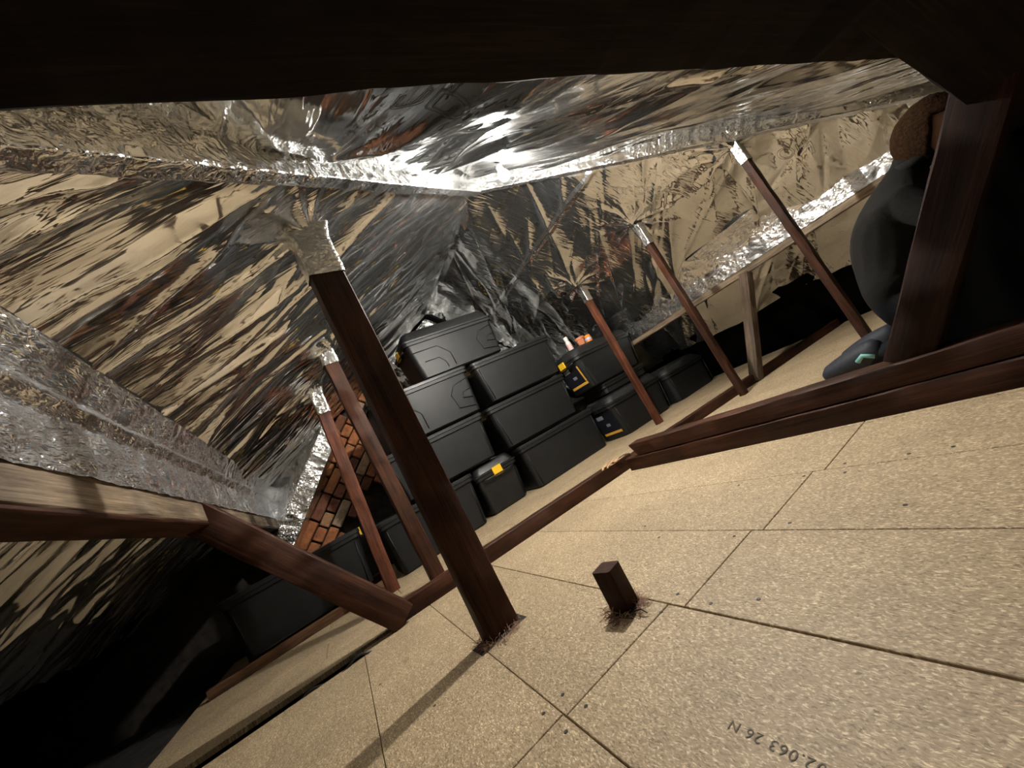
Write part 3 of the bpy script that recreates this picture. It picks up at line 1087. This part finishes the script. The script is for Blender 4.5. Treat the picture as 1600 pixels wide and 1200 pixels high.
def storage_box(label, xc, yc, z0, *, W=0.95, D=0.52, H=0.40, lid='flat', rz=0.0, rails=False, sticker=False, cr_=0.045, tap=0.90, ends=(-1, 1)):
    r = empty('storage_box', (xc, yc, z0), rz)
    tag(r, label, 'box', 'black plastic storage boxes')
    Wb, Db = W * tap, D * tap
    mb = MB()
    rings = [rrect(Wb - 0.03, Db - 0.03, cr_, 0.0), rrect(Wb, Db, cr_, 0.012)]
    for i in range(1, 6):
        s = i / 5
        rings.append(rrect(Wb + (W - 0.03 - Wb) * s, Db + (D - 0.03 - Db) * s, cr_, 0.012 + (H - 0.04) * s))
    rings += [rrect(W, D, cr_, H - 0.026), rrect(W, D, cr_, H), rrect(W - 0.03, D - 0.03, cr_, H)]
    mb.loft(rings)
    body = mb.build('body', M['plastic'], r, angle=35)
    mb = MB()
    if lid == 'flat':
        prof = [(W + 0.006, 0.001), (W + 0.012, 0.004), (W + 0.012, 0.026), (W + 0.002, 0.032), (W - 0.05, 0.033), (W - 0.055, 0.026), (W - 0.09, 0.026), (W - 0.10, 0.032)]
        mb.loft([rrect(a, a - W + D, cr_, H + h) for a, h in prof])
    else:
        hl = 0.115 if lid == 'deep' else 0.095
        prof = [(W + 0.006, 0.001), (W + 0.014, 0.004), (W + 0.014, 0.018), (W - 0.012, 0.022), (W - 0.05, hl * 0.75), (W - 0.085, hl * 0.97), (W - 0.11, hl), (W - 0.16, hl), (W - 0.17, hl - 0.008)]
        mb.loft([rrect(a, a - W + D, cr_ + (0.02 if h > 0.02 else 0), H + h) for a, h in prof])
    ld = mb.build('lid', M['plastic_lid'], r, angle=38)
    if lid != 'flat':
        # raised bars across the lid
        for fx in (-0.25, 0.0, 0.25):
            mb = MB()
            mb.loft([rrect(W * 0.13, D - 0.18, 0.01, H + hl - 0.002), rrect(W * 0.12, D - 0.19, 0.01, H + hl + 0.006)])
            o = mb.build('lid_bar', M['plastic_lid'], ld)
            o.location = (W * fx, 0, 0)
    # latches on both short ends
    for s in ends:
        mb = MB()
        x = s * (W / 2 + 0.005)
        mb.loft([[(x + s * a, yv, H + zz) for yv, zz in ((-0.045, -0.05), (0.045, -0.05), (0.045, 0.03), (-0.045, 0.03))] for a in (0.0, 0.016)])
        o = mb.build('latch', M['yellow'], r)
        o['label'] = 'yellow clip latch'
        mb = MB()
        mb.tube([(x - s * 0.004, -0.16, H - 0.035), (x + s * 0.012, -0.12, H - 0.042), (x + s * 0.012, 0.12, H - 0.042), (x - s * 0.004, 0.16, H - 0.035)], 0.008, 6)
        mb.build('handle', M['plastic_lid'], r, smooth=True)
    # moulded rails on the front
    def front(px, pz):
        s = pz / H
        yy = -(Db + (D - 0.03 - Db) * s) / 2
        ww = (Wb + (W - 0.03 - Wb) * s)
        return (px * ww, yy - 0.001, pz)
    if rails:
        for path in ([(-.47, .72), (-.20, .72), (-.10, .45), (-.10, .10)], [(-.40, .42), (-.24, .42), (-.19, .25), (-.19, .10)],
                     [(.47, .80), (.31, .74), (.25, .55), (.28, .22), (.47, .14)], [(.47, .55), (.38, .52), (.36, .40), (.47, .34)]):
            mb = MB()
            mb.tube([front(a, b2 * H) for a, b2 in path], 0.0045, 6)
            mb.build('moulded_rail', M['plastic'], r, smooth=True)
    else:
        for a in (-0.46, 0.46):
            mb = MB()
            mb.tube([front(a, H * 0.06), front(a, H * 0.5), front(a, H * 0.88)], 0.005, 6)
            mb.build('moulded_rail', M['plastic'], r, smooth=True)
    if sticker:
        # printed sticker on the left end
        def end(py, pz, off):
            s = pz / H
            return (-(Wb + (W - 0.03 - Wb) * s) / 2 - off, py, pz)
        def quad(nm, y0, y1, za, zb_, off, mat, par):
            mb = MB()
            mb.loft([[end(y0, za, off), end(y1, za, off), end(y1, zb_, off), end(y0, zb_, off)], [end(y0, za, off + .001), end(y1, za, off + .001), end(y1, zb_, off + .001), end(y0, zb_, off + .001)]])
            return mb.build(nm, mat, par)
        lb = quad('sticker', -0.17, 0.12, 0.05, H - 0.07, 0.0015, M['sticker'], r)
        if sticker is True:
            quad('printed_bar', -0.165, -0.145, 0.09, H - 0.08, 0.003, M['sticker_y'], lb)
        quad('printed_bar', -0.165, 0.11, 0.06, 0.085, 0.003, M['sticker_y'], lb)
        quad('printed_mark', -0.06, 0.0, 0.15, 0.18, 0.003, M['sticker_w'], lb)
        quad('printed_mark', -0.02, 0.08, 0.24, 0.28, 0.003, M['sticker_w'], lb)
    return r


FY = 3.14
D0 = 0.52
storage_box('wide black box behind the thickest hanger, bottom row, left of the small end-on box', 0.63, FY + D0 / 2 + 0.02, 0.0, W=0.83, H=0.395, ends=(-1,))
storage_box('small black box on the floor seen end-on with a bright yellow latch', 1.285, FY + 0.07 + 0.465, 0.0, W=0.93, D=0.44, H=0.345, lid='low', rz=math.pi / 2, tap=0.86)
storage_box('wide black box on the floor just right of the end-on box', 2.015, FY + D0 / 2, 0.0, W=0.96, H=0.385, tap=0.93, ends=(1,))
storage_box('plain black box in the second row behind the thickest hanger', 0.92, FY + D0 / 2 + 0.03, 0.455, H=0.375)
storage_box('plain black box in the second row, middle of the wall, above the floor box', 1.915, FY + D0 / 2, 0.44, W=0.955, H=0.385, ends=(-1,))
storage_box('black box with moulded rails in the third row, under the topmost box on its left', 0.99, FY + D0 / 2 + 0.01, 0.88, H=0.405, rails=True)
storage_box('black box in the third row, right of the topmost box', 1.985, FY + D0 / 2, 0.885, H=0.385, ends=(-1,))
storage_box('topmost black box with deep lid and moulded rails', 1.50, FY + D0 / 2 + 0.02, 1.33, H=0.365, lid='deep', rails=True, D=0.50, ends=(-1, 1))
storage_box('leftmost black box, raised on timbers behind the diagonal strut', -0.355, 3.34 + D0 / 2, 0.062, W=0.93, H=0.385)
storage_box('round-cornered black box on the floor with a printed end, right of the reddish hanger foot', 2.945, 2.92 + 0.24, 0.0, W=0.83, D=0.48, H=0.345, lid='low', sticker='low', cr_=0.085, tap=0.87, ends=())
storage_box('round-cornered black box carrying the small pots and bottle, second row right', 2.84, 2.88 + 0.23, 0.575, W=0.86, D=0.46, H=0.34, lid='low', sticker=True, cr_=0.085, tap=0.85, ends=(-1,))
storage_box('rightmost black box on the floor, half lost in shadow', 3.755, 2.88 + 0.24, 0.0, W=0.74, D=0.48, H=0.31, lid='low', cr_=0.085, tap=0.9, ends=())
storage_box('flat black box sandwiched between the two round-cornered boxes', 2.93, 3.14, 0.447, W=0.66, D=0.38, H=0.092, lid='flat', tap=0.95, ends=())

# small things standing on the round-cornered box (its lid top is at 1.01)
zt = 0.575 + 0.34 + 0.0955
mb = MB()
mb.lathe([(0.030, 0), (0.032, 0.004), (0.044, 0.065), (0.050, 0.066), (0.052, 0.088), (0.046, 0.089), (0.040, 0.06), (0.02, 0.05)], n=24)
o = mb.build('flower_pot', M['terracotta'], None, smooth=False)
o.location = (2.68, 2.99, zt)
tag(o, 'small terracotta plant pot on the round-cornered box', 'pot')
r = empty('paint_pot', (2.775, 2.98, zt))
tag(r, 'small orange tub with a pale blue lid beside the terracotta pot', 'tub')
mb = MB(); mb.lathe([(0.034, 0), (0.037, 0.004), (0.037, 0.05), (0.033, 0.056)], n=22); mb.build('tub', M['orange'], r)
mb = MB(); mb.lathe([(0.0375, 0.022), (0.038, 0.023), (0.038, 0.046), (0.0375, 0.047)], n=22); mb.build('label_band', M['blue_print'], r)
mb = MB(); mb.lathe([(0.034, 0.056), (0.036, 0.058), (0.036, 0.074), (0.030, 0.079), (0.01, 0.080)], n=22); mb.build('lid', M['orange'], r)
r = empty('spray_bottle', (2.56, 3.04, zt))
tag(r, 'white capped slim bottle with pink label, leftmost on the round-cornered box', 'bottle')
mb = MB(); mb.lathe([(0.024, 0), (0.027, 0.004), (0.027, 0.09), (0.018, 0.11), (0.014, 0.115)], n=20); mb.build('bottle', M['white_plastic'], r)
mb = MB(); mb.lathe([(0.0275, 0.015), (0.0282, 0.016), (0.0282, 0.075), (0.0275, 0.076)], n=20); mb.build('label_band', M['pink'], r)
mb = MB(); mb.lathe([(0.020, 0.112), (0.022, 0.114), (0.022, 0.15), (0.016, 0.158), (0.006, 0.16)], n=20); mb.build('cap', M['white_plastic'], r)

# ------------------------------------------------------------------ lamp
lp = empty('ceiling_lamp', LAMP)
tag(lp, 'bare lit bulb on a short holder under the foil ridge', 'lamp')
mb = MB()
mb.lathe([(0.008, -0.034), (0.020, -0.027), (BULB_R, -0.006), (BULB_R, 0.004), (0.026, 0.014), (0.016, 0.026), (0.0135, 0.034)], n=24)
mb.build('bulb', M['bulb'], lp, smooth=True)
mb = MB()
mb.lathe([(0.015, 0.034), (0.017, 0.036), (0.017, 0.056), (0.012, 0.062)], n=18)
mb.build('lamp_holder', M['white_plastic'], lp)

# ------------------------------------------------------------------ crouching person
def person(px):
    r = empty('person', (px, 0.575, 0.0))
    tag(r, 'person in a dark jumper kneeling behind the heavy strut, facing away', 'person')
    V, R, Ed = [], [], []

    def add(p, rad, par=None):
        V.append(Vector(p)); R.append(rad)
        if par is not None: Ed.append((par, len(V) - 1))
        return len(V) - 1
    pel = add((0, 0.08, 0.27), (0.165, 0.145))
    wai = add((0, 0.035, 0.39), (0.170, 0.135), pel)
    che = add((0, -0.045, 0.535), (0.195, 0.145), wai)
    upc = add((0, -0.10, 0.635), (0.160, 0.120), che)
    nek = add((0, -0.17, 0.69), (0.058, 0.058), upc)
    hed = add((0, -0.215, 0.74), (0.062, 0.065), nek)
    for s in (-1, 1):
        sh = add((0.165 * s, -0.14, 0.585), (0.068, 0.068), upc)
        el = add((0.205 * s, -0.25, 0.38), (0.050, 0.050), sh)
        fo = add((0.20 * s, -0.36, 0.30), (0.040, 0.040), el)
        wr = add((0.165 * s, -0.45, 0.27), (0.028, 0.030), fo)
        pa = add((0.155 * s, -0.52, 0.25), (0.036, 0.020), wr)
        for k, (dx, ln) in enumerate(((-0.028, 0.060), (-0.009, 0.072), (0.010, 0.068), (0.027, 0.052))):
            f1 = add((0.155 * s + dx, -0.56, 0.243), (0.0095, 0.0095), pa)
            f2 = add((0.155 * s + dx * 1.1, -0.56 - ln * 0.55, 0.232), (0.009, 0.009), f1)
            add((0.155 * s + dx * 1.1, -0.56 - ln * 0.85, 0.205), (0.008, 0.008), f2)
        t1 = add((0.155 * s - 0.042 * s, -0.515, 0.238), (0.011, 0.011), pa)
        add((0.155 * s - 0.058 * s, -0.55, 0.222), (0.0095, 0.0095), t1)
        hp = add((0.095 * s, 0.04, 0.22), (0.105, 0.105), pel)
        kn = add((0.125 * s, -0.32, 0.085), (0.068, 0.075), hp)
        ca = add((0.12 * s, -0.06, 0.070), (0.062, 0.058), kn)
        an = add((0.115 * s, 0.20, 0.070), (0.040, 0.040), ca)
        ft = add((0.115 * s, 0.27, 0.045), (0.042, 0.040), an)
    me = bpy.data.meshes.new('body')
    me.from_pydata([tuple(v) for v in V], Ed, [])
    o = bpy.data.objects.new('body_tmp', me)
    COL.objects.link(o)
    sk = o.modifiers.new('skin', 'SKIN')
    sk.use_smooth_shade = True
    for i, rr in enumerate(R):
        me.skin_vertices[0].data[i].radius = rr
        me.skin_vertices[0].data[i].use_root = (i == 0)
    sb = o.modifiers.new('sub', 'SUBSURF'); sb.levels = 2; sb.render_levels = 2
    dg = bpy.context.evaluated_depsgraph_get()
    bme = bpy.data.meshes.new_from_object(o.evaluated_get(dg))
    bpy.data.objects.remove(o)
    bm = bmesh.new()
    bm.from_mesh(bme)
    # head with face, joined by remeshing
    hc = Vector((0, -0.265, 0.755))
    res = bmesh.ops.create_uvsphere(bm, u_segments=28, v_segments=20, radius=1.0)
    tilt = Matrix.Rotation(math.radians(28), 4, 'X')
    for v in res['verts']:
        p = v.co.copy()
        x_, y_, z_ = p.x * 0.074, p.y * 0.096, p.z * 0.112
        if p.z < 0: x_ *= 1 + 0.22 * p.z; 
        if p.y < -0.55 and p.z < -0.2: y_ *= 1.05
        if p.y < -0.85 and abs(p.x) < 0.22 and -0.35 < p.z < 0.12: y_ -= 0.018 * (1 - abs(p.x) / 0.22)
        if p.y < -0.7 and 0.2 < abs(p.x) < 0.5 and 0.0 < p.z < 0.25: y_ += 0.008
        if p.y < -0.8 and abs(p.x) < 0.3 and -0.62 < p.z < -0.5: y_ += 0.006
        v.co = hc + tilt @ Vector((x_, y_, z_))
    for s in (-1, 1):
        res = bmesh.ops.create_uvsphere(bm, u_segments=12, v_segments=8, radius=1.0)
        for v in res['verts']:
            v.co = hc + tilt @ Vector((s * 0.075 + v.co.x * 0.010, 0.008 + v.co.y * 0.018, -0.005 + v.co.z * 0.030))
    out = bpy.data.meshes.new('body')
    bm.to_mesh(out)
    bm.free()
    bo = link('body', out, None, r)
    rm = bo.modifiers.new('remesh', 'REMESH')
    rm.mode = 'VOXEL'
    rm.voxel_size = 0.0075
    rm.use_smooth_shade = True
    sm = bo.modifiers.new('smooth', 'SMOOTH')
    sm.factor = 0.5; sm.iterations = 4
    # clothes by place on the body: dark jumper, darker trousers, skin at head and hands
    m, nt, b = mat_new('dressed figure')
    tc = nd(nt, 'ShaderNodeTexCoord')
    sp = nd(nt, 'ShaderNodeSeparateXYZ')
    nt.links.new(tc.outputs['Object'], sp.inputs[0])
    nz = nd(nt, 'ShaderNodeTexNoise', i_Scale=220.0, i_Detail=4.0)
    nt.links.new(tc.outputs['Object'], nz.inputs['Vector'])
    jr = ramp(nt, [(0.3, (0.007, 0.0066, 0.006)), (0.7, (0.014, 0.0133, 0.012))])
    nt.links.new(nz.outputs[0], jr.inputs[0])
    def gt(sock, val):
        g = nd(nt, 'ShaderNodeMath', operation='GREATER_THAN')
        nt.links.new(sock, g.inputs[0]); g.inputs[1].default_value = val
        return g.outputs[0]
    # trousers below the waist
    lw = nd(nt, 'ShaderNodeMath', operation='LESS_THAN')
    nt.links.new(sp.outputs['Z'], lw.inputs[0]); lw.inputs[1].default_value = 0.265
    fr = gt(sp.outputs['Y'], -0.33)
    an_ = nd(nt, 'ShaderNodeMath', operation='MULTIPLY')
    nt.links.new(lw.outputs[0], an_.inputs[0]); nt.links.new(fr, an_.inputs[1])
    c = mix(nt, an_.outputs[0], jr.outputs[0], (0.007, 0.008, 0.012))
    hs = gt(sp.outputs['Z'], 0.68)
    fy = nd(nt, 'ShaderNodeMath', operation='LESS_THAN')
    nt.links.new(sp.outputs['Y'], fy.inputs[0]); fy.inputs[1].default_value = -0.255
    fm = nd(nt, 'ShaderNodeMath', operation='MULTIPLY')
    nt.links.new(hs, fm.inputs[0]); nt.links.new(fy.outputs[0], fm.inputs[1])
    c = mix(nt, fm.outputs[0], c, (0.45, 0.27, 0.19))
    hy = nd(nt, 'ShaderNodeMath', operation='LESS_THAN')
    nt.links.new(sp.outputs['Y'], hy.inputs[0]); hy.inputs[1].default_value = -0.455
    hz_ = gt(sp.outputs['Z'], 0.17)
    lz = nd(nt, 'ShaderNodeMath', operation='LESS_THAN')
    nt.links.new(sp.outputs['Z'], lz.inputs[0]); lz.inputs[1].default_value = 0.36
    a2 = nd(nt, 'ShaderNodeMath', operation='MULTIPLY')
    nt.links.new(hy.outputs[0], a2.inputs[0]); nt.links.new(hz_, a2.inputs[1])
    a3 = nd(nt, 'ShaderNodeMath', operation='MULTIPLY')
    nt.links.new(a2.outputs[0], a3.inputs[0]); nt.links.new(lz.outputs[0], a3.inputs[1])
    c = mix(nt, a3.outputs[0], c, (0.45, 0.27, 0.19))
    nt.links.new(c, b.inputs['Base Color'])
    b.inputs['Roughness'].default_value = 0.9
    b.inputs['Specular IOR Level'].default_value = 0.15
    bp = nd(nt, 'ShaderNodeBump', i_Strength=0.4, i_Distance=0.002)
    nt.links.new(nz.outputs[0], bp.inputs['Height'])
    nt.links.new(bp.outputs[0], b.inputs['Normal'])
    out.materials.append(m)
    # hair cap
    bm = bmesh.new()
    bmesh.ops.create_uvsphere(bm, u_segments=40, v_segments=26, radius=1.0)
    kill = [v for v in bm.verts if (v.co.y < -0.25 and v.co.z < 0.42) or v.co.z < -0.75]
    bmesh.ops.delete(bm, geom=kill, context='VERTS')
    rs = random.Random(9)
    for v in bm.verts:
        k = 1.0 + 0.05 * float(gn(v.co.x * 5, v.co.z * 5 + v.co.y * 3, 4)) + rs.uniform(-.012, .012)
        p = Vector((v.co.x * 0.087, v.co.y * 0.108, v.co.z * 0.126)) * k
        v.co = hc + tilt @ p
    hm = bpy.data.meshes.new('hair')
    bm.to_mesh(hm); bm.free()
    hm.polygons.foreach_set('use_smooth', [True] * len(hm.polygons))
    ho = link('hair', hm, M['hair'], r)
    so = ho.modifiers.new('solid', 'SOLIDIFY'); so.thickness = 0.012
    # collar
    mb = MB()
    ring = []
    for i in range(9):
        a = i / 8
        ring.append([(0.072 * (1 + .12 * math.sin(a * math.pi)) * math.cos(2 * math.pi * j / 24), -0.175 + 0.075 * math.sin(2 * math.pi * j / 24) - 0.03 * a, 0.675 + 0.035 * a + 0.012 * math.sin(2 * math.pi * j / 24)) for j in range(24)])
    mb.loft(ring, cap=False)
    mb.build('collar', plain('dark knit collar', (0.012, 0.0115, 0.011), 0.9, 0, 0.3, 200, 0.4, 0.15), r, smooth=True)
    # shoes: toes on the floor behind the body, soles facing back
    for s in (-1, 1):
        sh = MB()
        rings = []
        for i in range(13):
            q = i / 12
            yy = 0.175 + 0.25 * q
            wv = 0.040 + 0.012 * math.sin(q * math.pi * 0.95)
            hv = 0.050 - 0.018 * q + 0.012 * math.sin(q * math.pi)
            if i in (0, 12): wv *= 0.6; hv *= 0.6
            zc = 0.095 - 0.045 * q
            rings.append([(0.115 * s + wv * math.cos(2 * math.pi * j / 16), yy, max(0.003, zc + hv * math.sin(2 * math.pi * j / 16))) for j in range(16)])
        sh.loft(rings)
        so_ = sh.build('shoe', M['shoe'], r, smooth=True)
        if s > 0: continue
        tr = MB()
        tr.tube([(0.115 * s - 0.047, 0.20, 0.075), (0.115 * s - 0.053, 0.235, 0.095), (0.115 * s - 0.052, 0.262, 0.075)], 0.010, 8)
        tr.build('shoe_trim', M['sole'], so_, smooth=True)
    return r


person(2.25)

# black sheet added behind the heavy strut, standing in for unlit space
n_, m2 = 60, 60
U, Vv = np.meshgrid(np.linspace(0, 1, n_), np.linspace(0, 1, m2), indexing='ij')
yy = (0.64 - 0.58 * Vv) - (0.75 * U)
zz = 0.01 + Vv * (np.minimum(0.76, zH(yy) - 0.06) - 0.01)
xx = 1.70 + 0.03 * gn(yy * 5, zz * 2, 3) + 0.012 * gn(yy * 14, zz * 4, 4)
o = link('added_dark_sheet', grid_mesh('added_dark_sheet', np.stack([xx, yy, zz], -1)), M['felt'])
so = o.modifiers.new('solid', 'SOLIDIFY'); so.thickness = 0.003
tag(o, 'added black sheet standing in for the unlit space behind the heavy strut', 'sheet')
